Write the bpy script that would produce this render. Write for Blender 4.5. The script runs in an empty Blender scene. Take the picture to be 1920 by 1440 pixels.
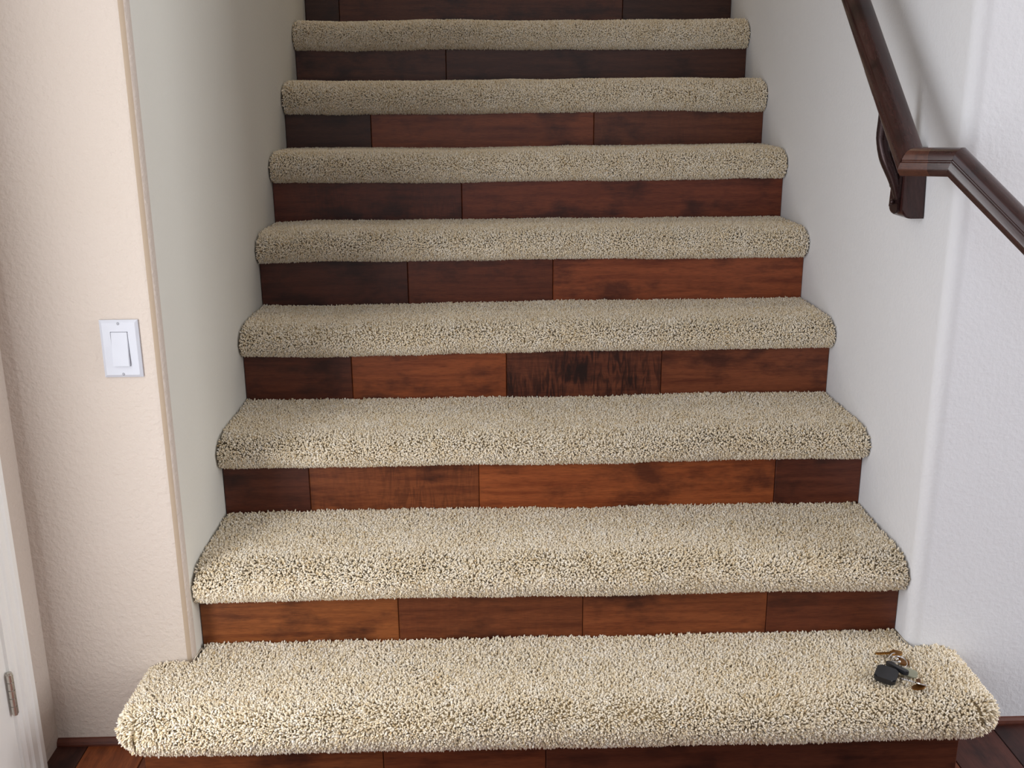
import bpy, bmesh, math, random
import numpy as np
from mathutils import Vector, Matrix

random.seed(7)
rng = np.random.default_rng(11)
S = bpy.context.scene
COL = S.collection

# ------------------------------------------------------------------ camera
F_PX = 1900.33
cam = bpy.data.cameras.new('camera'); cam_o = bpy.data.objects.new('camera', cam); COL.objects.link(cam_o)
cam.sensor_width = 36.0; cam.lens = F_PX / 1920 * 36.0; cam.clip_start = 0.02
rot = Matrix(((0.99958398, 0.01417291, -0.02511951),
              (-0.02803797, 0.27329095, -0.96152271),
              (-0.00676264, 0.96182701, 0.27357463)))
cam_o.matrix_world = Matrix.Translation((0.59701, -1.65818, 1.2859)) @ rot.to_4x4()
S.camera = cam_o

# ------------------------------------------------------------------ light
S.view_settings.view_transform = 'Standard'
S.view_settings.look = 'None'
S.view_settings.gamma = 1.0
S.view_settings.use_curve_mapping = False
S.view_settings.exposure = 0.14
w = bpy.data.worlds.new('sky'); S.world = w; w.use_nodes = True
w.node_tree.nodes['Background'].inputs[0].default_value = (0.75, 0.86, 1.0, 1)
w.node_tree.nodes['Background'].inputs[1].default_value = 1.0

def area(name, loc, direction, sx, sy, power, col):
    l = bpy.data.lights.new(name, 'AREA'); l.shape = 'RECTANGLE'; l.size = sx; l.size_y = sy
    l.energy = power; l.color = col
    o = bpy.data.objects.new(name, l); COL.objects.link(o)
    o.location = loc
    o.rotation_euler = Vector(direction).to_track_quat('-Z', 'Y').to_euler()
    return o
# daylight entering by the window in the left wall and by the wide window behind the camera
area('daylight_left_window', (-0.33, -1.5, 1.45), (1, 0, -0.02), 1.1, 1.7, 6, (0.94, 0.97, 1.0))
area('added_door_light', (-0.285, -0.42, 0.98), (1, 0, 0.0), 0.44, 1.7, 15.5, (0.94, 0.97, 1.0))  # added lamp at the unseen door, brightens the right stairwell wall
area('daylight_back_window', (1.0, -4.45, 1.45), (0, 1, -0.02), 2.6, 1.7, 9, (0.95, 0.97, 1.0))
area('added_right_light', (4.15, -0.75, 1.4), (-1, 0, -0.0), 1.2, 1.8, 62, (0.97, 0.98, 1.0))  # added lamp out of view, brightens the left stairwell wall

area('added_upstairs_light', (0.73, 2.5, 3.9), (0, -0.45, -1), 0.5, 0.5, 7, (1.0, 0.84, 0.62))  # unseen lamp added to warm the upper treads and walls

# ------------------------------------------------------------------ materials
def new_mat(name):
    m = bpy.data.materials.new(name); m.use_nodes = True
    nt = m.node_tree; b = nt.nodes['Principled BSDF']
    return m, nt, b
def N(nt, t, **k):
    n = nt.nodes.new(t)
    for a, v in k.items(): setattr(n, a, v)
    return n
def lin(r, g, b):
    f = lambda c: ((c/255+0.055)/1.055)**2.4 if c > 10 else c/255/12.92
    return (f(r), f(g), f(b), 1)

def wall_mat(name, col, bump=1.0, col2=None):
    m, nt, b = new_mat(name)
    tc = N(nt, 'ShaderNodeTexCoord')
    n1 = N(nt, 'ShaderNodeTexNoise'); n1.inputs['Scale'].default_value = 125; n1.inputs['Detail'].default_value = 3
    n2 = N(nt, 'ShaderNodeTexNoise'); n2.inputs['Scale'].default_value = 3.0; n2.inputs['Detail'].default_value = 4
    nt.links.new(tc.outputs['Object'], n1.inputs['Vector']); nt.links.new(tc.outputs['Object'], n2.inputs['Vector'])
    r = N(nt, 'ShaderNodeValToRGB'); r.color_ramp.elements[0].position = 0.35; r.color_ramp.elements[1].position = 0.7
    nt.links.new(n1.outputs['Fac'], r.inputs['Fac'])
    bp = N(nt, 'ShaderNodeBump'); bp.inputs['Strength'].default_value = 0.55*bump; bp.inputs['Distance'].default_value = 0.0016
    nt.links.new(r.outputs['Color'], bp.inputs['Height']); nt.links.new(bp.outputs['Normal'], b.inputs['Normal'])
    mx = N(nt, 'ShaderNodeMix', data_type='RGBA')
    c2 = col2 or tuple(min(1, c*0.93) for c in col[:3]) + (1,)
    mx.inputs['A'].default_value = col; mx.inputs['B'].default_value = c2
    nt.links.new(n2.outputs['Fac'], mx.inputs['Factor']); nt.links.new(mx.outputs['Result'], b.inputs['Base Color'])
    b.inputs['Roughness'].default_value = 0.75
    return m
M_CREAM = wall_mat('cream_orange_peel_paint', lin(204, 191, 181), 1.0, lin(199, 185, 172))
M_EDGE = wall_mat('tan_corner_stripe', lin(180, 160, 138), 0.3)  # darker tan stripe down the middle of the left bullnose
M_WHITE = wall_mat('white_orange_peel_paint', lin(226, 226, 229), 0.45, lin(222, 222, 226))
M_STAIR = wall_mat('white_stairwell_paint', lin(222, 220, 212), 0.3, lin(218, 215, 206))
M_CEIL = wall_mat('ceiling_paint', lin(235, 233, 228), 0.5)

def simple(name, col, rough=0.5, metal=0.0, spec=None, coat=0):
    m, nt, b = new_mat(name)
    b.inputs['Base Color'].default_value = col; b.inputs['Roughness'].default_value = rough
    b.inputs['Metallic'].default_value = metal; b.inputs['Coat Weight'].default_value = coat
    if spec is not None: b.inputs['Specular IOR Level'].default_value = spec
    # fine variation so no surface is perfectly flat
    tc = N(nt, 'ShaderNodeTexCoord'); n = N(nt, 'ShaderNodeTexNoise'); n.inputs['Scale'].default_value = 60
    nt.links.new(tc.outputs['Object'], n.inputs['Vector'])
    mr = N(nt, 'ShaderNodeMapRange'); mr.inputs['To Min'].default_value = rough*0.8; mr.inputs['To Max'].default_value = min(1, rough*1.2)
    nt.links.new(n.outputs['Fac'], mr.inputs['Value']); nt.links.new(mr.outputs['Result'], b.inputs['Roughness'])
    return m
M_TRIM = simple('white_satin_trim_paint', lin(238, 236, 232), 0.4)
M_PLATE = simple('white_plastic', lin(194, 195, 203), 0.4)
M_SCREWW = simple('painted_screw', lin(150, 150, 156), 0.4, 0.3)
M_NICKEL = simple('satin_nickel', lin(200, 196, 188), 0.3, 0.9)
M_STEEL = simple('polished_steel', lin(215, 212, 210), 0.18, 1.0)
M_GLASS = simple('frosted_glass', lin(225, 232, 238), 0.5)
M_BRASS = simple('worn_brass', lin(176, 128, 62), 0.35, 0.85)
M_DKBRASS = simple('aged_brass', lin(120, 78, 30), 0.4, 0.8)
M_BLACKP = simple('black_key_plastic', lin(22, 23, 28), 0.38)
M_BRONZE = simple('oil_rubbed_bronze', lin(52, 34, 34), 0.28, 0.5)
M_CLEAR = simple('greenish_grey_tag', lin(140, 140, 120), 0.3)

def wood_mat(name, rough=0.42, gloss=0.35, attr=True, base=None, dark=None, grain_axis=(4, 60, 60), blotch=1.0):
    """plank wood: tone and figure come per plank from face attributes, grain runs along local u"""
    m, nt, b = new_mat(name)
    uv = N(nt, 'ShaderNodeUVMap'); uv.uv_map = 'UVMap'
    L = nt.links.new
    if attr:
        at = N(nt, 'ShaderNodeAttribute', attribute_name='tone'); base_s = at.outputs['Color']
        af = N(nt, 'ShaderNodeAttribute', attribute_name='figure'); fig = af.outputs['Fac']
    mp = N(nt, 'ShaderNodeMapping'); mp.inputs['Scale'].default_value = (grain_axis[0], grain_axis[1], 1)
    L(uv.outputs['UV'], mp.inputs['Vector'])
    g = N(nt, 'ShaderNodeTexNoise'); g.inputs['Scale'].default_value = 1.0; g.inputs['Detail'].default_value = 8; g.inputs['Roughness'].default_value = 0.65
    g.inputs['Distortion'].default_value = 0.4
    L(mp.outputs['Vector'], g.inputs['Vector'])
    gf = N(nt, 'ShaderNodeTexNoise'); gf.inputs['Scale'].default_value = 1.0; gf.inputs['Detail'].default_value = 4
    mp3 = N(nt, 'ShaderNodeMapping'); mp3.inputs['Scale'].default_value = (45, 700, 1)
    L(uv.outputs['UV'], mp3.inputs['Vector']); L(mp3.outputs['Vector'], gf.inputs['Vector'])
    bl = N(nt, 'ShaderNodeTexNoise'); bl.inputs['Scale'].default_value = 1.0; bl.inputs['Detail'].default_value = 5; bl.inputs['Roughness'].default_value = 0.6
    mp2 = N(nt, 'ShaderNodeMapping'); mp2.inputs['Scale'].default_value = (6.5, 11, 1)
    L(uv.outputs['UV'], mp2.inputs['Vector']); L(mp2.outputs['Vector'], bl.inputs['Vector'])
    # factor -> multiply colour
    def mul(colsock, facsock, lo, hi, cd):
        mr = N(nt, 'ShaderNodeMapRange'); mr.inputs['From Min'].default_value = lo; mr.inputs['From Max'].default_value = hi
        L(facsock, mr.inputs['Value'])
        mx = N(nt, 'ShaderNodeMix', data_type='RGBA', blend_type='MULTIPLY')
        mx.inputs['B'].default_value = cd
        L(mr.outputs['Result'], mx.inputs['Factor']); L(colsock, mx.inputs['A'])
        return mx.outputs['Result']
    if not attr:
        rgb = N(nt, 'ShaderNodeRGB'); rgb.outputs[0].default_value = base; base_s = rgb.outputs[0]
    c = mul(base_s, g.outputs['Fac'], 0.42, 0.72, (0.50, 0.38, 0.34, 1))
    c = mul(c, gf.outputs['Fac'], 0.45, 0.75, (0.55, 0.48, 0.46, 1))
    c = mul(c, bl.outputs['Fac'], 0.50, 0.66, (1-0.62*blotch, 1-0.66*blotch, 1-0.60*blotch, 1))
    if attr:
        wv = N(nt, 'ShaderNodeTexNoise'); wv.inputs['Scale'].default_value = 1.0; wv.inputs['Detail'].default_value = 5
        wv.inputs['Distortion'].default_value = 1.6
        mp4 = N(nt, 'ShaderNodeMapping'); mp4.inputs['Scale'].default_value = (75, 14, 1); mp4.inputs['Rotation'].default_value = (0, 0, 0.2)
        L(uv.outputs['UV'], mp4.inputs['Vector']); L(mp4.outputs['Vector'], wv.inputs['Vector'])
        wr = N(nt, 'ShaderNodeMapRange'); wr.inputs['From Min'].default_value = 0.42; wr.inputs['From Max'].default_value = 0.6
        L(wv.outputs['Fac'], wr.inputs['Value'])
        pt = N(nt, 'ShaderNodeTexNoise'); pt.inputs['Scale'].default_value = 7.0; pt.inputs['Detail'].default_value = 1
        L(uv.outputs['UV'], pt.inputs['Vector'])
        pr = N(nt, 'ShaderNodeMapRange'); pr.inputs['From Min'].default_value = 0.40; pr.inputs['From Max'].default_value = 0.56
        pr.inputs['To Min'].default_value = 0.35
        L(pt.outputs['Fac'], pr.inputs['Value'])
        fm0 = N(nt, 'ShaderNodeMath', operation='MULTIPLY'); L(wr.outputs['Result'], fm0.inputs[0]); L(pr.outputs['Result'], fm0.inputs[1])
        fm = N(nt, 'ShaderNodeMath', operation='MULTIPLY'); L(fm0.outputs[0], fm.inputs[0]); L(fig, fm.inputs[1])
        c = mul(c, fm.outputs[0], 0.0, 1.0, (0.22, 0.16, 0.18, 1))
    L(c, b.inputs['Base Color'])
    b.inputs['Roughness'].default_value = rough
    b.inputs['Specular IOR Level'].default_value = gloss
    bp = N(nt, 'ShaderNodeBump'); bp.inputs['Strength'].default_value = 0.12; bp.inputs['Distance'].default_value = 0.001
    L(g.outputs['Fac'], bp.inputs['Height']); L(bp.outputs['Normal'], b.inputs['Normal'])
    return m
M_WOOD = wood_mat('stained_plank_wood')
M_RAIL = wood_mat('dark_glossy_rail_wood', 0.24, 0.5, attr=False, base=lin(62, 36, 34), grain_axis=(9, 90, 1), blotch=1.0)
M_RAILEND = wood_mat('red_brown_end_grain', 0.35, 0.4, attr=False, base=lin(86, 50, 38), grain_axis=(90, 90, 1), blotch=0.6)
M_BASE = wood_mat('dark_baseboard_wood', 0.4, 0.4, attr=False, base=lin(96, 50, 36), grain_axis=(4, 60, 1), blotch=1.0)
M_CORE = simple('carpet_backing', lin(150, 132, 100), 0.95)

def carpet_mat():
    m, nt, b = new_mat('cream_shag_yarn'); L = nt.links.new
    at = N(nt, 'ShaderNodeAttribute', attribute_name='yarn')
    r = N(nt, 'ShaderNodeValToRGB'); e = r.color_ramp.elements
    e[0].position = 0.0; e[0].color = lin(204, 176, 132)
    e[1].position = 1.0; e[1].color = lin(253, 246, 234)
    for p, c in ((0.2, lin(230, 210, 174)), (0.5, lin(242, 227, 201)), (0.8, lin(250, 239, 221))):
        k = e.new(p); k.color = c
    L(at.outputs['Fac'], r.inputs['Fac']); L(r.outputs['Color'], b.inputs['Base Color'])
    b.inputs['Roughness'].default_value = 0.85
    b.inputs['Specular IOR Level'].default_value = 0.15
    b.inputs['Sheen Weight'].default_value = 0.15; b.inputs['Sheen Roughness'].default_value = 0.5
    return m
M_CARPET = carpet_mat()

# ------------------------------------------------------------------ helpers
def link(o, parent=None):
    COL.objects.link(o)
    if parent: o.parent = parent
    return o
def obj(name, bm, mat, parent=None, smooth=False):
    me = bpy.data.meshes.new(name)
    bmesh.ops.recalc_face_normals(bm, faces=bm.faces[:])
    for e in bm.edges:
        if len(e.link_faces) == 2 and e.calc_face_angle(0) > 0.6: e.smooth = False
    bm.to_mesh(me); bm.free()
    for m in (mat if isinstance(mat, (list, tuple)) else [mat]): me.materials.append(m)
    if smooth:
        for p in me.polygons: p.use_smooth = True
    return link(bpy.data.objects.new(name, me), parent)
def struct(o): o['kind'] = 'structure'; return o
def tag(o, label, cat, group=None):
    o['label'] = label; o['category'] = cat
    if group: o['group'] = group
    return o
def empty(name, loc=(0, 0, 0)):
    o = bpy.data.objects.new(name, None); COL.objects.link(o); o.location = loc; o.empty_display_size = 0.05
    return o
def box(bm, x0, x1, y0, y1, z0, z1, bev=0.0, seg=2, mat=0):
    r = bmesh.ops.create_cube(bm, size=1.0)
    vs = r['verts']
    for v in vs:
        v.co = Vector(((x0+x1)/2 + v.co.x*(x1-x0), (y0+y1)/2 + v.co.y*(y1-y0), (z0+z1)/2 + v.co.z*(z1-z0)))
    fs = set(f for v in vs for f in v.link_faces)
    for f in fs: f.material_index = mat
    if bev > 0:
        es = list(set(e for v in vs for e in v.link_edges))
        bmesh.ops.bevel(bm, geom=es, offset=bev, segments=seg, profile=0.5, affect='EDGES')
def prism(bm, pts, z0, z1, mats=None):
    """extrude a plan outline upwards"""
    lo = [bm.verts.new((x, y, z0)) for x, y in pts]; hi = [bm.verts.new((x, y, z1)) for x, y in pts]
    n = len(pts)
    for i in range(n):
        f = bm.faces.new((lo[i], lo[(i+1) % n], hi[(i+1) % n], hi[i]))
        if mats: f.material_index = mats[i]
        f.smooth = False
    bm.faces.new(lo[::-1]); bm.faces.new(hi)
def tube(bm, pts, r, n=10, flat=1.0, closed=False, caps=True):
    pts = [Vector(p) for p in pts]; rings = []
    m = len(pts)
    up = Vector((0, 0, 1))
    for i, p in enumerate(pts):
        a = pts[(i-1) % m] if (closed or i > 0) else p
        c = pts[(i+1) % m] if (closed or i < m-1) else p
        t = (c-a).normalized()
        s = t.cross(up)
        if s.length < 1e-3: s = t.cross(Vector((0, 1, 0)))
        s.normalize(); u2 = s.cross(t)
        rr = r[i] if isinstance(r, (list, tuple)) else r
        rings.append([bm.verts.new(p + s*math.cos(2*math.pi*k/n)*rr*flat + u2*math.sin(2*math.pi*k/n)*rr) for k in range(n)])
    R = len(rings)
    for i in range(R if closed else R-1):
        a, b2 = rings[i], rings[(i+1) % R]
        for k in range(n):
            bm.faces.new((a[k], a[(k+1) % n], b2[(k+1) % n], b2[k])).smooth = True
    if caps and not closed: bm.faces.new(rings[0][::-1]); bm.faces.new(rings[-1])

# ------------------------------------------------------------------ dimensions
W = 1.4537; YW = 0.1724; XL = -0.2933
Y = [None, 0.0, 0.239, 0.500, 0.7735, 1.0285, 1.2685, 1.5205, 1.7695, 2.013]     # riser faces
T = [0.0, 0.196, 0.377, 0.5625, 0.7525, 0.9445, 1.1365, 1.333, 1.521, 1.72]      # pile tops
NB = [None, 0.117, 0.302, 0.4945, 0.6805, 0.8685, 1.056, 1.240, 1.432]           # pile bottoms of the noses

# ------------------------------------------------------------------ setting: walls
def arc(cx, cy, r, a0, a1, n=8):
    return [(cx + r*math.cos(math.radians(a0+(a1-a0)*i/n)), cy + r*math.sin(math.radians(a0+(a1-a0)*i/n))) for i in range(n+1)]
HT = 4.0
R1_ = 0.020
# left block: front face, bullnose corner, stairwell face
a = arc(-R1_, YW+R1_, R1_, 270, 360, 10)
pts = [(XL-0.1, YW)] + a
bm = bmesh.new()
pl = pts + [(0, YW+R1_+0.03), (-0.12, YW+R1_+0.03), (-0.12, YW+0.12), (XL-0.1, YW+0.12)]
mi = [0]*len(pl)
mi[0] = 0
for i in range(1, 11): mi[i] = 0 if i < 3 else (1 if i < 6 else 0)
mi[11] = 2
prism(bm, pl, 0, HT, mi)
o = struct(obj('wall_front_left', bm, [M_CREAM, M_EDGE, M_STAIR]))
for p in o.data.polygons:
    if abs(p.normal.z) < 0.1 and abs(p.normal.x) > 0.02 and abs(p.normal.y) > 0.02: p.use_smooth = True
bm = bmesh.new(); box(bm, -0.12, -0.0008, YW+R1_+0.03, 3.1, 0, HT)
struct(obj('wall_stair_left', bm, M_STAIR))
# right block, same white paint all round a wider bullnose
R2_ = 0.028
a = arc(W+R2_, YW+R2_, R2_, 180, 270, 26)
pl = [(W, YW+R2_+0.03)] + a + [(4.2, YW), (4.2, YW+0.12), (W+0.12, YW+0.12), (W+0.12, YW+R2_+0.03)]
bm = bmesh.new(); prism(bm, pl, 0, HT)
o = struct(obj('wall_front_right', bm, [M_WHITE]))
for p in o.data.polygons:
    if abs(p.normal.z) < 0.1 and p.center.x < W+R2_+0.001 and p.center.y < YW+R2_+0.001: p.use_smooth = True
bm = bmesh.new(); box(bm, W, W+0.12, YW+R2_+0.03, 3.1, 0, HT)
struct(obj('wall_stair_right', bm, M_WHITE))
bm = bmesh.new(); box(bm, -0.12, W+0.12, 3.1, 3.22, 0, HT)
struct(obj('wall_stair_back', bm, M_STAIR))
bm = bmesh.new(); box(bm, -0.12, W+0.12, YW, 3.22, HT, HT+0.1)
struct(obj('ceiling_stair', bm, M_CEIL))
bm = bmesh.new(); box(bm, 0, W, YW, YW+0.12, 2.72, HT)
struct(obj('wall_header', bm, M_WHITE))
bm = bmesh.new(); box(bm, 0.0, W, 2.03, 3.1, 1.50, 1.70)
struct(obj('floor_landing', bm, M_CORE))
# room: left wall with door and window, back wall with window, right wall, ceiling
DY0, DY1, DH = -0.83, 0.010, 2.04
bm = bmesh.new()
box(bm, XL-0.12, XL, DY1, YW+0.001, 0, 2.75)
box(bm, XL-0.12, XL, DY0, DY1, DH, 2.75)
box(bm, XL-0.12, XL, -0.94, DY0, 0, 2.75)
box(bm, XL-0.12, XL, -2.06, -0.94, 0, 0.6); box(bm, XL-0.12, XL, -2.06, -0.94, 2.3, 2.75)
box(bm, XL-0.12, XL, -4.5, -2.06, 0, 2.75)
struct(obj('wall_left', bm, M_CREAM))
bm = bmesh.new()
box(bm, XL-0.12, -0.3, -4.62, -4.5, 0, 2.75); box(bm, 2.3, 4.3, -4.62, -4.5, 0, 2.75)
box(bm, -0.3, 2.3, -4.62, -4.5, 0, 0.6); box(bm, -0.3, 2.3, -4.62, -4.5, 2.3, 2.75)
struct(obj('wall_back', bm, M_CREAM))
bm = bmesh.new(); box(bm, 4.2, 4.32, -4.5, -1.4, 0, 2.75); box(bm, 4.2, 4.32, -0.1, YW+0.12, 0, 2.75)
box(bm, 4.2, 4.32, -1.4, -0.1, 0, 0.45); box(bm, 4.2, 4.32, -1.4, -0.1, 2.35, 2.75)
struct(obj('wall_right', bm, M_WHITE))
bm = bmesh.new(); box(bm, XL-0.12, 4.32, -4.62, YW, 2.75, 2.85)
struct(obj('ceiling', bm, M_CEIL))
def window(name, axis, a0, a1, z0, z1, pos):
    bm = bmesh.new(); t = 0.05
    def bx(p0, p1, q0, q1):
        if axis == 'x': box(bm, pos-0.09, pos-0.05, p0, p1, q0, q1, 0.004, 1)
        else: box(bm, p0, p1, pos-0.09, pos-0.05, q0, q1, 0.004, 1)
    bx(a0, a0+t, z0, z1); bx(a1-t, a1, z0, z1); bx(a0, a1, z0, z0+t); bx(a0, a1, z1-t, z1)
    m = (a0+a1)/2; bx(m-t/2, m+t/2, z0+t, z1-t)
    struct(obj(name, bm, M_TRIM))
window('window_1', 'x', -2.06, -0.94, 0.6, 2.3, XL)
window('added_window', 'x', -1.4, -0.1, 0.45, 2.35, 4.2+0.14)  # unseen window frame, added to go with the lamp on the right
window('window_2', 'y', -0.3, 2.3, 0.6, 2.3, -4.5)

# ------------------------------------------------------------------ plank meshes (floor, risers)
def set_planks(o, data):
    """data: per polygon (tone rgb, figure, uv offset, axis)"""
    me = o.data
    tone = me.color_attributes.new('tone', 'FLOAT_COLOR', 'CORNER')
    fig = me.attributes.new('figure', 'FLOAT', 'FACE')
    uv = me.uv_layers.new(name='UVMap')
    for p in me.polygons:
        col, fg, off, ax = data[p.material_index if False else o_pid(me, p)]
        for li in p.loop_indices:
            tone.data[li].color = col
            c = me.vertices[me.loops[li].vertex_index].co
            if ax == 'x': u, v = c.x, c.z + c.y
            else: u, v = c.y, c.x + c.z
            uv.data[li].uv = (u + off[0], v + off[1])
        fig.data[p.index].value = fg
def o_pid(me, p): return me.attributes['pid'].data[p.index].value
def planks_obj(name, planks, parent=None):
    """planks: list of dict(box, col, fig, ax, bev)"""
    bm = bmesh.new(); lay = bm.faces.layers.int.new('pid')
    for i, P in enumerate(planks):
        before = set(bm.faces)
        box(bm, *P['box'], bev=P.get('bev', 0.0012), seg=1)
        for f in bm.faces:
            if f not in before: f[lay] = i
    o = obj(name, bm, M_WOOD, parent)
    data = [(P['col'], P.get('fig', 0.0), (random.random()*20, random.random()*20), P['ax']) for P in planks]
    set_planks(o, data)
    return o

# floor of planks running away from the camera
tones = [(110, 58, 34), (140, 76, 40), (88, 44, 32), (124, 62, 34), (76, 42, 34), (132, 70, 40)]
pl = []
x = XL - 0.10; wd = 0.125; i = 0
x = -0.231 - wd
while x < 4.2:
    y = YW - random.random()*0.5 if x > -0.3 else YW
    y0 = YW; first = True
    while y0 > -4.5:
        ln = random.uniform(0.5, 1.2) if not first else random.uniform(0.4, 1.1)
        y1 = max(y0-ln, -4.5)
        if x < -0.3: c = lin(74, 42, 34)
        elif x < -0.15: c = lin(140, 74, 36)
        elif first and x > 1.45: c = lin(*random.choice([(70, 38, 32), (84, 44, 34)]))
        else: c = lin(*random.choice(tones))
        pl.append(dict(box=(x+0.0006, x+wd-0.0006, y1+0.0006, y0-0.0006, -0.010, 0.008), col=c, ax='y'))
        y0 = y1; first = False
    x += wd
fl = struct(planks_obj('floor', pl))
bm = bmesh.new(); box(bm, XL-0.12, 4.32, -4.62, 3.2, -0.06, -0.010)
struct(obj('floor_slab', bm, M_CORE))

# baseboards: low dark quarter-round strips
def baseboard(name, x0, x1):
    bm = bmesh.new(); pr = [(YW, 0.008), (YW-0.011, 0.008), (YW-0.011, 0.012), (YW-0.009, 0.018), (YW-0.004, 0.022), (YW, 0.023)]
    A = [bm.verts.new((x0, y, z)) for y, z in pr]; B = [bm.verts.new((x1, y, z)) for y, z in pr]
    for i in range(len(pr)): bm.faces.new((A[i], A[(i+1) % len(pr)], B[(i+1) % len(pr)], B[i]))
    bm.faces.new(A); bm.faces.new(B)
    o = struct(obj(name, bm, M_BASE))
    uv = o.data.uv_layers.new(name='UVMap')
    for l in o.data.loops:
        c = o.data.vertices[l.vertex_index].co; uv.data[l.index].uv = (c.x, c.z*1.0+c.y)
baseboard('baseboard_left', XL, -0.056); baseboard('baseboard_right', W+0.045, 4.2)

# ------------------------------------------------------------------ door, casing, hinge in the left wall
def profile_along_z(bm, prof, z0, z1):
    lo = [bm.verts.new((x, y, z0)) for x, y in prof]; hi = [bm.verts.new((x, y, z1)) for x, y in prof]
    n = len(prof)
    for i in range(n): bm.faces.new((lo[i], lo[(i+1) % n], hi[(i+1) % n], hi[i]))
    bm.faces.new(lo); bm.faces.new(hi)
bm = bmesh.new()
cp = [(x_, y_-0.023) for x_, y_ in [(XL, 0.100), (XL+0.017, 0.100), (XL+0.020, 0.096), (XL+0.020, 0.082), (XL+0.016, 0.078), (XL+0.016, 0.060), (XL+0.012, 0.056),
      (XL+0.012, 0.046), (XL+0.008, 0.040), (XL+0.008, 0.034), (XL, 0.032)]]
profile_along_z(bm, cp, 0, DH+0.09)
far = [(x, 2*((DY0+DY1)/2)-y-0.0) for x, y in cp][::-1]
profile_along_z(bm, far, 0, DH+0.09)
box(bm, XL, XL+0.016, DY0-0.01, DY1+0.02, DH+0.02, DH+0.09, 0.003, 1)
struct(obj('trim_1', bm, M_TRIM))
bm = bmesh.new()
box(bm, XL-0.12, XL+0.004, 0.010, 0.036, 0, DH+0.02, 0.0015, 1)
box(bm, XL-0.12, XL+0.004, DY0-0.03, DY0, 0, DH+0.02, 0.0015, 1)
box(bm, XL-0.12, XL+0.004, DY0, DY1, DH, DH+0.02, 0.0015, 1)
struct(obj('trim_2', bm, M_TRIM))
d = struct(empty('door_1', (XL-0.02, 0.006, 0.01)))
def child(name, bm, mat, par, smooth=False):
    o = obj(name, bm, mat, par, smooth); o.matrix_parent_inverse = Matrix.Translation(par.location).inverted() if par.parent is None else Matrix.Identity(4)
    return o
bm = bmesh.new(); box(bm, XL-0.038, XL+0.003, DY0+0.004, 0.0098, 0.012, DH-0.004, 0.001, 1)
for a0, a1, b0, b1 in ((-0.70, -0.64, 0.11, 1.88), (-0.20, -0.14, 0.11, 1.88), (-0.70, -0.14, 0.07, 0.13), (-0.70, -0.14, 1.84, 1.90)):
    box(bm, XL-0.004, XL+0.004, a0, a1, b0, b1, 0.003, 1)
child('door_panel', bm, M_TRIM, d)
bm = bmesh.new(); box(bm, XL-0.003, XL+0.002, -0.64, -0.20, 0.13, 1.84)  # unseen pane added to the door to go with the added lamp
child('added_door_glass', bm, M_GLASS, d)
for hz in (0.235, 1.05, 1.82):
    bm = bmesh.new()
    hh = 0.041
    for k in range(5):
        z0 = hz-hh+k*(2*hh/5)
        pts_ = [(XL+0.011, 0.003, z0+0.0006), (XL+0.011, 0.003, z0+2*hh/5-0.0006)]
        tube(bm, pts_, 0.0062, 14)
    tube(bm, [(XL+0.011, 0.003, hz-hh-0.003), (XL+0.011, 0.003, hz+hh+0.003)], 0.0045, 12)
    box(bm, XL+0.000, XL+0.0045, 0.008, 0.020, hz-hh, hz+hh, 0.0008, 1)
    child('door_hinge', bm, M_NICKEL, d)
bm = bmesh.new()
tube(bm, [(XL-0.002, -0.76, 0.97), (XL+0.05, -0.76, 0.97)], 0.012, 14)
bmesh.ops.create_uvsphere(bm, u_segments=18, v_segments=12, radius=0.028, matrix=Matrix.Translation((XL+0.065, -0.76, 0.97)))
child('door_handle', bm, M_NICKEL, d, True)

# ------------------------------------------------------------------ light switch
sw = tag(empty('light_switch', (-0.0725, YW, 0.79)), 'white rocker light switch on the cream wall left of the stairs', 'light switch')
sx0, sx1, sz0, sz1 = -0.1075, -0.0375, 0.790, 0.898
bm = bmesh.new()
def frustum(bm, x0, x1, z0, z1, yb, yf, ins):
    A = [bm.verts.new(p) for p in ((x0, yb, z0), (x1, yb, z0), (x1, yb, z1), (x0, yb, z1))]
    B = [bm.verts.new(p) for p in ((x0+ins, yf, z0+ins), (x1-ins, yf, z0+ins), (x1-ins, yf, z1-ins), (x0+ins, yf, z1-ins))]
    for i in range(4): bm.faces.new((A[i], A[(i+1) % 4], B[(i+1) % 4], B[i]))
    return A, B
A, B = frustum(bm, sx0, sx1, sz0, sz1, YW-0.0035, YW-0.0065, 0.005)
bm.faces.new(A)
# front with an opening for the rocker
cx = (sx0+sx1)/2; cz = (sz0+sz1)/2
ox0, ox1, oz0, oz1 = cx-0.0158, cx+0.0158, cz-0.0325, cz+0.0325
C_ = [bm.verts.new(p) for p in ((ox0, YW-0.0065, oz0), (ox1, YW-0.0065, oz0), (ox1, YW-0.0065, oz1), (ox0, YW-0.0065, oz1))]
D_ = [bm.verts.new((v.co.x, YW-0.0038, v.co.z)) for v in C_]
for i in range(4):
    bm.faces.new((B[i], B[(i+1) % 4], C_[(i+1) % 4], C_[i])); bm.faces.new((C_[i], C_[(i+1) % 4], D_[(i+1) % 4], D_[i]))
E0 = [bm.verts.new((v.co.x, YW, v.co.z)) for v in A]
for i in range(4): bm.faces.new((A[i], A[(i+1) % 4], E0[(i+1) % 4], E0[i]))
child('plate', bm, M_PLATE, sw)
bm = bmesh.new()
rx0, rx1 = cx-0.0150, cx+0.0150; rz0, rz1 = cz-0.0317, cz+0.0317
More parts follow.
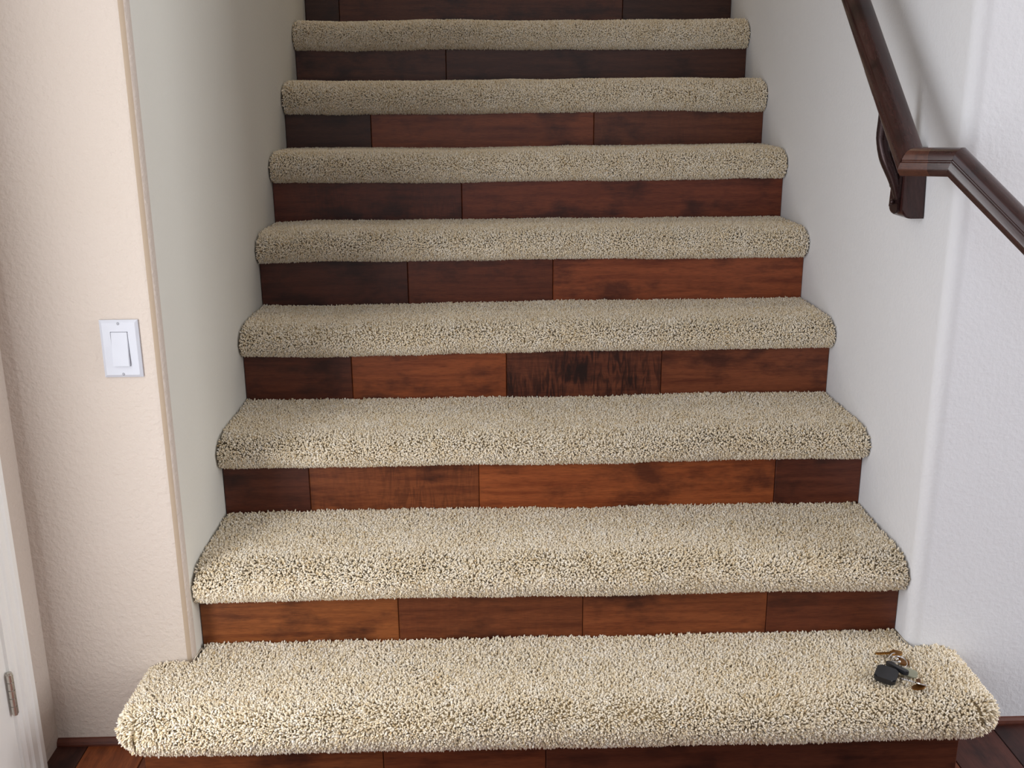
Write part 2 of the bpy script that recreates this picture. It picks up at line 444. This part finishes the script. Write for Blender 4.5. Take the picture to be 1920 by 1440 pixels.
# rocker: bottom pushed out, top flush
v = [bm.verts.new(p) for p in ((rx0, YW-0.001, rz0), (rx1, YW-0.001, rz0), (rx1, YW-0.001, rz1), (rx0, YW-0.001, rz1),
     (rx0, YW-0.0125, rz0), (rx1, YW-0.0125, rz0), (rx1, YW-0.0072, rz1), (rx0, YW-0.0072, rz1))]
for f in ((0, 1, 2, 3), (4, 5, 6, 7), (0, 1, 5, 4), (1, 2, 6, 5), (2, 3, 7, 6), (3, 0, 4, 7)): bm.faces.new([v[i] for i in f])
bmesh.ops.bevel(bm, geom=bm.edges[:], offset=0.0008, segments=2, affect='EDGES')
child('rocker', bm, M_PLATE, sw)
for zz in (cz+0.0475, cz-0.0475):
    bm = bmesh.new()
    bmesh.ops.create_uvsphere(bm, u_segments=14, v_segments=8, radius=0.0028, matrix=Matrix.Translation((cx, YW-0.0060, zz)) @ Matrix.Scale(0.5, 4, (0, 1, 0)))
    box(bm, cx-0.0024, cx+0.0024, YW-0.0077, YW-0.0070, zz-0.0004, zz+0.0004)
    child('screw', bm, M_SCREWW, sw)

# ------------------------------------------------------------------ risers
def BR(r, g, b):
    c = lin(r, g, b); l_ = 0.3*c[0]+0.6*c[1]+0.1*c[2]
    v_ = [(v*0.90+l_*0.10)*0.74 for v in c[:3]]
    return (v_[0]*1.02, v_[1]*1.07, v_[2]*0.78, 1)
risers = {
 1: ([-0.056, 0.392, 0.70, 1.494], [BR(132, 66, 34), BR(120, 56, 32), BR(96, 44, 30)], [0, 0, 0]),
 2: ([0, 0.408, 0.791, 1.177, W], [BR(160, 84, 38), BR(132, 64, 34), BR(150, 74, 38), BR(120, 54, 32)], [0, 0.1, 0, 0]),
 3: ([0, 0.193, 0.577, 1.255, W], [BR(104, 46, 32), BR(150, 74, 38), BR(178, 86, 40), BR(116, 52, 36)], [0, 0.45, 0, 0]),
 4: ([0, 0.264, 0.647, 1.034, W], [BR(112, 50, 32), BR(168, 80, 38), BR(128, 62, 42), BR(150, 74, 46)], [0, 0, 0.95, 0]),
 5: ([0, 0.391, 0.779, W], [BR(98, 44, 34), BR(120, 52, 30), BR(170, 80, 44)], [0.1, 0.1, 0]),
 6: ([0, 0.534, W], [BR(116, 50, 34), BR(138, 60, 36)], [0.25, 0]),
 7: ([0, 0.258, 0.935, W], [BR(84, 44, 36), BR(150, 70, 40), BR(128, 64, 44)], [0, 0, 0.15]),
 8: ([0, 0.481, W], [BR(104, 54, 42), BR(96, 50, 40)], [0, 0]),
 9: ([0, 0.115, 1.08, W], [BR(80, 42, 34), BR(112, 56, 40), BR(84, 44, 36)], [0, 0.1, 0]),
}
rl = {
 1: 'dark red-brown wood riser under the lowest carpeted tread, meeting the floor',
 2: 'orange-brown wood riser of four planks rising directly from the wide lowest tread',
 3: 'wood riser with a long bright orange plank in its right half, above the second tread',
 4: 'wood riser with a very dark wavy-grained plank right of its middle',
 5: 'wood riser, two dark planks on the left and a long orange one on the right',
 6: 'dark red wood riser of two planks, level with the bottom of the handrail bracket',
 7: 'dark wood riser with a near-black short plank on the left and redder middle plank',
 8: 'near-black wood riser of two planks below the topmost visible carpeted tread',
 9: 'near-black wood riser cut off by the top edge of the photo',
}
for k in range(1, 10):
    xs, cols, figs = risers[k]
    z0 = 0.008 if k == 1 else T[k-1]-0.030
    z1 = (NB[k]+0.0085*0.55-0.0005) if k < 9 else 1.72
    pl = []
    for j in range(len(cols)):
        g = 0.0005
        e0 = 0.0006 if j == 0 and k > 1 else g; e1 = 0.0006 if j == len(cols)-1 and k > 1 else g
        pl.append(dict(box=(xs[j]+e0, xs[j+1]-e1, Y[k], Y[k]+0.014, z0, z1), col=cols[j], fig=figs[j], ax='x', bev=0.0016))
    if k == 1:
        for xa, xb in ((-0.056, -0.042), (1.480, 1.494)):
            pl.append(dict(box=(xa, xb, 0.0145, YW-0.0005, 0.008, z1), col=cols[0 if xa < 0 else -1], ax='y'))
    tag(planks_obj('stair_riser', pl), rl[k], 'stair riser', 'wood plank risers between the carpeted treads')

# ------------------------------------------------------------------ carpeted treads
def vnoise(p, scale, seed):
    """smooth value noise in 2-D, vectorised"""
    r = np.random.default_rng(seed); G = r.random((64, 64))*2-1
    q = p*scale + 100.37
    i = np.floor(q).astype(int); f = q-i; f = f*f*(3-2*f)
    a = G[i[:, 0] % 64, i[:, 1] % 64]; b = G[(i[:, 0]+1) % 64, i[:, 1] % 64]
    c = G[i[:, 0] % 64, (i[:, 1]+1) % 64]; d_ = G[(i[:, 0]+1) % 64, (i[:, 1]+1) % 64]
    return (a*(1-f[:, 0])+b*f[:, 0])*(1-f[:, 1]) + (c*(1-f[:, 0])+d_*f[:, 0])*f[:, 1]

def path_points(path, step):
    out = []; nrm = []
    P = [np.array(p, float) for p in path]
    for i in range(len(P)-1):
        d_ = P[i+1]-P[i]; L = np.hypot(*d_); n = max(1, int(round(L/step)))
        t = d_/L; no = np.array([t[1], -t[0]])
        for j in range(n):
            out.append(P[i]+d_*(j+0.5)/n); nrm.append(no)
    return np.array(out), np.array(nrm)

def tread(k):
    PILE = 0.0085
    top = T[k]-PILE*0.85; bot = NB[k]+PILE*0.55
    R = (top-bot)/2.0
    cz_ = top-R
    nose = 0.044 if k > 1 else 0.046         # reach of the pile beyond the riser
    yf = Y[k]-nose+PILE*0.8+R                # y of the bullnose axis
    yb = Y[k+1]-0.001
    if k == 1:
        yb2 = YW-0.001
        xl, xr = -0.100+PILE*0.8+R, 1.560-PILE*0.8-R
        rc = 0.020
        path = [(xl, yb2)]
        path += [(xl, yf+rc)] + [(xl+rc-rc*math.cos(a_), yf+rc-rc*math.sin(a_)) for a_ in np.linspace(0.2, math.pi/2, 6)]
        path += [(xr-rc, yf)] + [(xr-rc+rc*math.sin(a_), yf+rc-rc*math.cos(a_)) for a_ in np.linspace(0.2, math.pi/2, 6)] + [(xr, yb2)]
    else:
        xl, xr = 0.0045, W-0.0045
        path = [(xl, yf), (xr, yf)]
    AE = R*(2.35 if k > 1 else 1.7)            # the upper half of the nose is a longer ellipse
    def off(ph):
        s_ = np.sin(ph)
        return np.where(ph < math.pi/2, AE*s_-(AE-R), R*s_)
    # ---------- base mesh
    bm = bmesh.new()
    P = [np.array(p) for p in path]; n = len(P)
    nr = []
    for i in range(n):
        d1 = P[i]-P[i-1] if i > 0 else P[1]-P[0]; d2 = P[i+1]-P[i] if i < n-1 else P[-1]-P[-2]
        t = d1/np.hypot(*d1)+d2/np.hypot(*d2); t /= np.hypot(*t); nr.append(np.array([t[1], -t[0]]))
    phis = np.linspace(0, math.pi, 17)
    rows = []
    for i in range(n):
        rows.append([bm.verts.new((P[i][0]+nr[i][0]*float(off(ph)), P[i][1]+nr[i][1]*float(off(ph)), cz_+R*math.cos(ph))) for ph in phis])
    for i in range(n-1):
        for j in range(16): bm.faces.new((rows[i][j], rows[i+1][j], rows[i+1][j+1], rows[i][j+1])).smooth = True
    back_l = (0.003 if k == 1 else xl); back_r = (W-0.003 if k == 1 else xr)
    tb = []; bb = []
    extra = [(back_r, YW-0.001), (back_r, yb), (back_l, yb), (back_l, YW-0.001)] if k == 1 else [(xr, yb), (xl, yb)]
    for e in extra:
        tb.append(bm.verts.new((e[0], e[1], top))); bb.append(bm.verts.new((e[0], e[1], bot)))
    topl = [r_[0] for r_ in rows]+tb; botl = [r_[-1] for r_ in rows]+bb
    bm.faces.new(topl); bm.faces.new(botl[::-1])
    sp = [rows[-1]] ; 
    # side closures
    ch_t = [rows[-1][0]]+tb+[rows[0][0]]; ch_b = [rows[-1][-1]]+bb+[rows[0][-1]]
    for i in range(len(ch_t)-1):
        if i == 0 or i == len(ch_t)-2:
            continue
        bm.faces.new((ch_t[i], ch_t[i+1], ch_b[i+1], ch_b[i]))
    bm.faces.new(list(rows[-1])+[bb[0], tb[0]]); bm.faces.new(list(rows[0])[::-1]+[tb[-1], bb[-1]])
    bmesh.ops.recalc_face_normals(bm, faces=bm.faces[:])
    me0 = bpy.data.meshes.new('tmp'); bm.to_mesh(me0); bm.free()
    # ---------- tuft roots
    sp_ = 0.0033 if k <= 3 else 0.0034
    roots = []; norms = []; par = []
    # top
    if k == 1:
        gx = np.arange(xl+AE-R, xr-AE+R, sp_); gy = np.arange(yf+AE-R, yb, sp_)
        X_, Y_ = np.meshgrid(gx, gy); X_ = X_.ravel(); Y_ = Y_.ravel()
        keep = (Y_ < YW-0.004) | ((X_ > 0.004) & (X_ < W-0.004) & (Y_ < yb))
        X_, Y_ = X_[keep], Y_[keep]
    else:
        gx = np.arange(xl, xr, sp_); gy = np.arange(yf+AE-R, yb, sp_)
        X_, Y_ = np.meshgrid(gx, gy); X_ = X_.ravel(); Y_ = Y_.ravel()
    j = rng.uniform(-0.5, 0.5, (len(X_), 2))*sp_*1.1
    roots.append(np.stack([X_+j[:, 0], Y_+j[:, 1], np.full(len(X_), top)], 1))
    norms.append(np.tile([0, 0, 1.0], (len(X_), 1)))
    par.append(np.stack([X_, Y_], 1))
    # nose
    ps, ns = path_points(path, sp_)
    nph = int(math.radians(195)*(R*0.6+AE*0.4)/sp_*1.18)
    for ph in (np.arange(nph)+0.5)/nph*math.radians(195):
        ph_ = ph + rng.uniform(-0.5, 0.5, len(ps))*sp_/R
        tang = np.stack([-ns[:, 1], ns[:, 0]], 1)*(rng.uniform(-0.5, 0.5, len(ps))*sp_)[:, None]
        s_, c_ = np.sin(ph_), np.cos(ph_)
        roots.append(np.stack([ps[:, 0]+ns[:, 0]*off(ph_)+tang[:, 0], ps[:, 1]+ns[:, 1]*off(ph_)+tang[:, 1], cz_+R*c_], 1))
        norms.append(np.stack([ns[:, 0]*s_, ns[:, 1]*s_, c_], 1))
        par.append(ps - ns*(-R)*ph_[:, None])
    Rt = np.concatenate(roots); Nn = np.concatenate(norms); Pp = np.concatenate(par)
    n = len(Rt)
    shag = {1: 1.15, 2: 1.08, 3: 1.0}.get(k, 0.92)
    # low-frequency lean = footprints and brushed patches
    lx = vnoise(Pp, 9, 3+k)*0.40 + vnoise(Pp, 38, 23+k)*0.45 + rng.normal(0, 0.30, n)
    ly = vnoise(Pp, 8, 43+k)*0.40 + vnoise(Pp, 38, 63+k)*0.45 + rng.normal(0, 0.30, n)
    if k <= 3: lx += vnoise(Pp, 13, 13+k)*0.45; ly += vnoise(Pp, 13, 53+k)*0.45
    refv = np.tile([1.0, 0, 0], (n, 1))
    t1 = np.cross(Nn, refv); l1 = np.linalg.norm(t1, axis=1); bad = l1 < 0.3
    t1[bad] = np.cross(Nn[bad], np.array([0, 1.0, 0])); t1 /= np.linalg.norm(t1, axis=1)[:, None]
    t2 = np.cross(t1, Nn)
    D = Nn + t2*lx[:, None]*0.75 + t1*ly[:, None]*0.75
    D[:, 2] -= 0.10*(1-np.abs(Nn[:, 2]))      # gravity on the nose
    D /= np.linalg.norm(D, axis=1)[:, None]
    length = PILE*shag*(1.10 + vnoise(Pp, 14, 80+k)*0.10 + vnoise(Pp, 4, 83+k)*0.10)*rng.uniform(0.72, 1.18, n)
    Bd = np.cross(D, rng.normal(0, 1, (n, 3))); Bd /= np.linalg.norm(Bd, axis=1)[:, None]
    bend = rng.uniform(0.1, 0.55, n)*length
    rad = rng.uniform(0.0017, 0.0023, n)*(1.10 if k <= 2 else 1.0)
    side = np.cross(D, Bd)
    rings = []
    for tt, rr in ((-0.1, 0.75), (0.45, 1.0), (0.85, 0.95)):
        cpt = Rt + D*(length*tt)[:, None] + Bd*(bend*tt*tt)[:, None]
        for a_ in (0, 2*math.pi/3, 4*math.pi/3):
            a2 = a_ + tt*1.2
            rings.append(cpt + (Bd*math.cos(a2)+side*math.sin(a2))*(rad*rr)[:, None])
    rings.append(Rt + D*(length*1.06)[:, None] + Bd*(bend*1.06)[:, None])
    V = np.stack(rings, 1)          # n,10,3
    # keep every tuft inside the stairwell walls and in front of the riser behind
    if k > 1:
        V[:, :, 0] = np.clip(V[:, :, 0], 0.0008, W-0.0008)
    V[:, :, 1] = np.minimum(V[:, :, 1], Y[k+1]-0.0005)
    if k == 1:
        beyond = ((V[:, :, 0] < 0.0) | (V[:, :, 0] > W))
        V[:, :, 1] = np.where(beyond, np.minimum(V[:, :, 1], YW-0.0006), V[:, :, 1])
    V[:, :, 2] += (vnoise(np.stack([Pp[:, 0], np.full(n, 0.5)], 1), 3.3, 70+k)*0.0032 + vnoise(np.stack([Pp[:, 0], np.full(n, 0.5)], 1), 11, 75+k)*0.0012)[:, None]
    quads = []
    for r_ in range(2):
        for c in range(3):
            c2 = (c+1) % 3; quads.append([r_*3+c, r_*3+c2, (r_+1)*3+c2, (r_+1)*3+c])
    tris = [[6, 7, 9], [7, 8, 9], [8, 6, 9]]
    nb = len(me0.vertices)
    base = (np.arange(n)*10)[:, None] + nb
    ql = np.concatenate([base + np.array(q)[None, :] for q in quads], 1)    # n, 24
    tl = np.concatenate([base + np.array(q)[None, :] for q in tris], 1)     # n, 9
    loops_t = np.concatenate([ql, tl], 1).ravel()
    sizes = np.tile([4]*6+[3]*3, n)
    # merge with base
    bv = np.empty(nb*3); me0.vertices.foreach_get('co', bv)
    bl = np.empty(len(me0.loops), int); me0.loops.foreach_get('vertex_index', bl)
    bs = np.empty(len(me0.polygons), int); me0.polygons.foreach_get('loop_total', bs)
    verts = np.concatenate([bv, V.ravel()]); loops = np.concatenate([bl, loops_t]); sizes = np.concatenate([bs, sizes])
    starts = np.concatenate([[0], np.cumsum(sizes)[:-1]])
    me = bpy.data.meshes.new('carpeted_stair_tread')
    me.vertices.add(len(verts)//3); me.vertices.foreach_set('co', verts.astype(np.float32))
    me.loops.add(len(loops)); me.loops.foreach_set('vertex_index', loops.astype(np.int32))
    me.polygons.add(len(sizes)); me.polygons.foreach_set('loop_start', starts.astype(np.int32))
    mi_ = np.zeros(len(sizes), np.int32); mi_[:len(bs)] = 1
    me.polygons.foreach_set('material_index', mi_)
    me.polygons.foreach_set('use_smooth', np.ones(len(sizes), bool))
    me.update(calc_edges=True)
    at = me.attributes.new('yarn', 'FLOAT', 'FACE')
    val = np.clip(0.55 + rng.normal(0, 0.20, n) + vnoise(Pp, 30, 91+k)*0.10, 0, 1)
    fv = np.concatenate([np.full(len(bs), 0.3), np.repeat(val, 9)])
    at.data.foreach_set('value', fv.astype(np.float32))
    me.materials.append(M_CARPET); me.materials.append(M_CORE)
    bpy.data.meshes.remove(me0)
    return link(bpy.data.objects.new('carpeted_stair_tread', me))
tl_ = {
 1: 'wide bottom stair tread in cream shag carpet, wrapping past both walls, keys lying on it',
 2: 'deep cream shag carpet tread directly above the wide bottom one',
 3: 'cream carpet tread on the riser with the long bright orange plank, third from the bottom',
 4: 'cream carpet tread on the riser with the dark wavy-grained plank, level with the light switch',
 5: 'carpet tread fifth from the bottom, on the riser ending in a long orange plank',
 6: 'carpet tread level with the elbow of the handrail, third from the top',
 7: 'narrow rolled carpet nose second from the top, beside the sloping handrail',
 8: 'topmost visible carpet tread, a thin beige roll near the top of the photo',
}
for k in range(1, 9):
    tag(tread(k), tl_[k], 'stair tread', 'carpeted treads of the staircase')

# ------------------------------------------------------------------ handrail
hr = tag(empty('handrail', (W, 0.33, 1.05)), 'dark glossy wooden handrail on the right stairwell wall, bending round the corner', 'handrail')
PW, PH = 0.0225, 0.0245
hp = [(PW*0.50, -PH), (PW*0.95, -PH*0.62), (PW, -PH*0.45), (PW, -PH*0.05), (PW*0.93, PH*0.03), (PW*0.93, PH*0.09), (PW, PH*0.17), (PW*0.98, PH*0.45),
      (PW*0.88, PH*0.70), (PW*0.66, PH*0.88), (PW*0.36, PH*0.97)]
prof = hp + [(0, PH)] + [(-x_, y_) for x_, y_ in hp[::-1]]
E1 = Vector((1.360, 0.170, 1.168)); E2 = Vector((1.411, 0.100, 1.171))
up_d = Vector((0, 0.342, 0.294)).normalized()
TOPP = E1 + up_d*2.2
lo_d = Vector((0.71, -0.71, -0.88)).normalized()
BOT = E2 + lo_d*1.05
EM = E1.lerp(E2, 0.52)
pathR = [TOPP, E1, EM, E2, BOT]
def mitre_ring(p, n_plane, d_, pr):
    s = d_.cross(Vector((0, 0, 1))).normalized(); u = s.cross(d_).normalized()
    out = []
    for a_, b_ in pr:
        q = p + s*a_ + u*b_
        t = (p-q).dot(n_plane)/d_.dot(n_plane)
        out.append(q + d_*t)
    return out
dirs = [(pathR[i+1]-pathR[i]).normalized() for i in range(4)]
def rail_piece(i, name, sub=1):
    d_ = dirs[i]
    n0 = d_ if i == 0 else (dirs[i-1]+d_).normalized()
    n1 = d_ if i == 3 else (d_+dirs[i+1]).normalized()
    bm = bmesh.new()
    A = [bm.verts.new(v_) for v_ in mitre_ring(pathR[i], n0, d_, prof)]
    B = [bm.verts.new(v_) for v_ in mitre_ring(pathR[i+1], n1, d_, prof)]
    m = len(prof)
    for j in range(m): bm.faces.new((A[j], A[(j+1) % m], B[(j+1) % m], B[j]))
    bm.faces.new(A[::-1]); bm.faces.new(B)
    o = child(name, bm, M_RAILEND if i == 1 else M_RAIL, hr)
    uv = o.data.uv_layers.new(name='UVMap')
    s = d_.cross(Vector((0, 0, 1))).normalized(); u = s.cross(d_)
    for l in o.data.loops:
        c = o.data.vertices[l.vertex_index].co
        uv.data[l.index].uv = (c.dot(d_)+i*3.1, (c.dot(s)+c.dot(u)*0.9))
    for p in o.data.polygons: p.use_smooth = len(p.vertices) == 4
    return o
rail_piece(0, 'upper_rail'); rail_piece(1, 'elbow')['label'] = 'red-brown elbow piece of the rail'
rail_piece(2, 'level_rail'); rail_piece(3, 'lower_rail')
# wood mounting block with rounded lower edge, bronze bracket and its screws
def side_prism(bm, pts, x0, x1, bev=0.0):
    """outline in y-z, extruded along x"""
    A = [bm.verts.new((x0, y, z)) for y, z in pts]; B = [bm.verts.new((x1, y, z)) for y, z in pts]
    m = len(pts)
    for i in range(m): bm.faces.new((A[i], A[(i+1) % m], B[(i+1) % m], B[i]))
    bm.faces.new(A[::-1]); bm.faces.new(B)
    if bev: bmesh.ops.bevel(bm, geom=bm.edges[:], offset=bev, segments=2, affect='EDGES')
bm = bmesh.new()
ol = [(W-0.0003, 1.185), (W-0.0003, 1.050)] + [(x_, z_) for x_, z_ in arc(1.427, 1.068, 0.018, 270, 180, 6)] + [(1.409, 1.185)]
A = [bm.verts.new((x_, 0.305 + max(0, z_-1.06)*0.1, z_)) for x_, z_ in ol]; B = [bm.verts.new((x_, 0.375, z_)) for x_, z_ in ol]
for i in range(len(ol)): bm.faces.new((A[i], A[(i+1) % len(ol)], B[(i+1) % len(ol)], B[i]))
bm.faces.new(A[::-1]); bm.faces.new(B)
bmesh.ops.bevel(bm, geom=[e for e in bm.edges if abs(e.verts[0].co.y-e.verts[1].co.y) < 0.02], offset=0.003, segments=2, affect='EDGES')
blk = child('mounting_block', bm, M_RAIL, hr)
uv = blk.data.uv_layers.new(name='UVMap')
for l in blk.data.loops:
    c = blk.data.vertices[l.vertex_index].co; uv.data[l.index].uv = (c.z+5, c.x+c.y)
bm = bmesh.new()
side_prism(bm, [(0.318, 1.068), (0.322, 1.060), (0.336, 1.056), (0.352, 1.062), (0.356, 1.072), (0.356, 1.13), (0.348, 1.145), (0.328, 1.145), (0.318, 1.13)], 1.4035, 1.4092, 0.0015)
# curved arm
armp = [(1.408, 0.330, 1.085), (1.404, 0.331, 1.105), (1.397, 0.333, 1.128), (1.386, 0.335, 1.149), (1.377, 0.337, 1.168), (1.3725, 0.340, 1.190), (1.3725, 0.343, 1.214), (1.375, 0.348, 1.238), (1.375, 0.352, 1.262)]
rr = [0.006, 0.0095, 0.012, 0.0125, 0.0125, 0.012, 0.011, 0.010, 0.010]
tt = np.linspace(0, len(armp)-1, 40); ii = np.arange(len(armp))
ar = np.array(armp); sm = np.stack([np.interp(tt, ii, ar[:, c]) for c in range(3)] + [np.interp(tt, ii, rr)], 1)
for _ in range(10): sm[1:-1] = (sm[:-2]+2*sm[1:-1]+sm[2:])/4
tube(bm, [tuple(p_[:3]) for p_ in sm], [float(p_[3]) for p_ in sm], 16, 1.2)
# saddle under the rail
c0 = E1 + up_d*0.245 - Vector((0, -0.65, 0.76)).normalized()*(PH+0.003)
q = up_d.to_track_quat('Y', 'Z').to_matrix().to_4x4()
vs = bmesh.ops.create_cube(bm, size=1.0, matrix=Matrix.Translation(c0) @ q @ Matrix.Diagonal((0.026, 0.07, 0.006, 1)))
br = child('rail_bracket', bm, M_BRONZE, hr, True); br['label'] = 'dark bronze metal bracket'
for yy, zz in ((0.352, 1.112), (0.344, 1.080)):
    bm = bmesh.new()
    bmesh.ops.create_uvsphere(bm, u_segments=14, v_segments=10, radius=0.0058, matrix=Matrix.Translation((1.3990, yy-0.008, zz)) @ Matrix.Scale(0.8, 4, (1, 0, 0)))
    s_ = obj('screw', bm, M_BRONZE, None, True); s_.parent = br; s_.matrix_parent_inverse = Matrix.Identity(4)

# ------------------------------------------------------------------ keys
KZ = T[1] + 0.004
kb = tag(empty('key_bunch', (1.385, 0.07, KZ)), 'bunch of keys with a black square key head lying on the lowest carpeted tread', 'keys')
def plate(bm, outline, z, th, M=Matrix.Identity(4), bev=0.0):
    A = [bm.verts.new(M @ Vector((x_, y_, z))) for x_, y_ in outline]; B = [bm.verts.new(M @ Vector((x_, y_, z+th))) for x_, y_ in outline]
    m = len(outline)
    for i in range(m): bm.faces.new((A[i], A[(i+1) % m], B[(i+1) % m], B[i]))
    bm.faces.new(A[::-1]); bm.faces.new(B)
    if bev: bmesh.ops.bevel(bm, geom=bm.edges[:], offset=bev, segments=2, affect='EDGES')
def rrect(w_, h_, r_, n_=5):
    o_ = []
    for cx_, cy_, a0 in ((w_/2-r_, h_/2-r_, 0), (-w_/2+r_, h_/2-r_, 90), (-w_/2+r_, -h_/2+r_, 180), (w_/2-r_, -h_/2+r_, 270)):
        o_ += arc(cx_, cy_, r_, a0, a0+90, n_)
    return o_
def xf(x_, y_, z_, rz, tx=0, ty=0): return Matrix.Translation((x_, y_, z_)) @ Matrix.Rotation(rz, 4, 'Z') @ Matrix.Rotation(tx, 4, 'X') @ Matrix.Rotation(ty, 4, 'Y')
# black plastic key head, square with rounded corners
bm = bmesh.new(); plate(bm, rrect(0.044, 0.040, 0.007), 0.0, 0.011, xf(1.3575, 0.044, KZ+0.004, math.radians(58), 0.10, -0.05), 0.0022)
child('key_head', bm, M_BLACKP, kb)
bm = bmesh.new(); plate(bm, rrect(0.011, 0.050, 0.004), 0.0, 0.008, xf(1.386, 0.062, KZ+0.008, math.radians(28), -0.05, 0.1), 0.0015)
child('key_collar', bm, M_BLACKP, kb)
def key_outline(bow=0.0125, ln=0.030):
    o_ = []
    for i in range(18):
        a_ = math.radians(25 + i*310/17); o_.append((-ln/2-bow*0.6 + bow*math.cos(a_), bow*math.sin(a_)))
    o_ += [(-ln/2+0.004, -0.0045), (ln/2-0.002, -0.0045), (ln/2+0.002, -0.001)]
    for i in range(6):
        x_ = ln/2-0.002-i*0.0045; o_ += [(x_, 0.0040), (x_-0.0018, 0.0015 if i % 2 else 0.0027)]
    return o_
def key(name, mat, x_, y_, z_, rz, tx, ty, lab):
    bm = bmesh.new(); plate(bm, key_outline(), 0, 0.0024, xf(x_, y_, z_, rz, tx, ty), 0)
    o_ = child(name, bm, mat, kb); o_['label'] = lab
key('key', M_BRASS, 1.385, 0.124, KZ+0.006, math.radians(172), 0.15, 0.10, 'brass key')
key('key', M_DKBRASS, 1.411, 0.124, KZ+0.003, math.radians(100), 0.1, -0.1, 'dark brass key')
key('key', M_STEEL, 1.394, 0.024, KZ+0.007, math.radians(135), 0.5, 0.1, 'steel key')
key('key', M_DKBRASS, 1.412, 0.022, KZ+0.004, math.radians(70), -0.3, 0.15, 'dark brass key')
bm = bmesh.new(); plate(bm, rrect(0.030, 0.024, 0.006), 0, 0.0022, xf(1.408, 0.056, KZ+0.004, math.radians(-25), 0.1, 0.1), 0.0006)
t_ = child('key_tag', bm, M_CLEAR, kb); t_['label'] = 'greyish green tag'
bm = bmesh.new()
for k in range(2):
    tube(bm, [(1.400+0.0145*math.cos(a_), 0.086+0.0145*math.sin(a_), KZ+0.010+0.004*math.sin(a_)+0.0016*k) for a_ in np.linspace(0, 2*math.pi, 28, endpoint=False)], 0.0009, 8, closed=True)
child('key_ring', bm, M_STEEL, kb)
bm = bmesh.new()
tube(bm, [(1.383, 0.100, KZ+0.012), (1.392, 0.108, KZ+0.015), (1.401, 0.116, KZ+0.012), (1.406, 0.119, KZ+0.008)], 0.0016, 10)
tube(bm, [(1.384, 0.086, KZ+0.013), (1.394, 0.078, KZ+0.015)], 0.0022, 10)
bmesh.ops.create_uvsphere(bm, u_segments=12, v_segments=8, radius=0.0032, matrix=Matrix.Translation((1.396, 0.078, KZ+0.016)))
bmesh.ops.create_uvsphere(bm, u_segments=12, v_segments=8, radius=0.0028, matrix=Matrix.Translation((1.396, 0.088, KZ+0.016)))
child('clasp', bm, M_STEEL, kb, True)
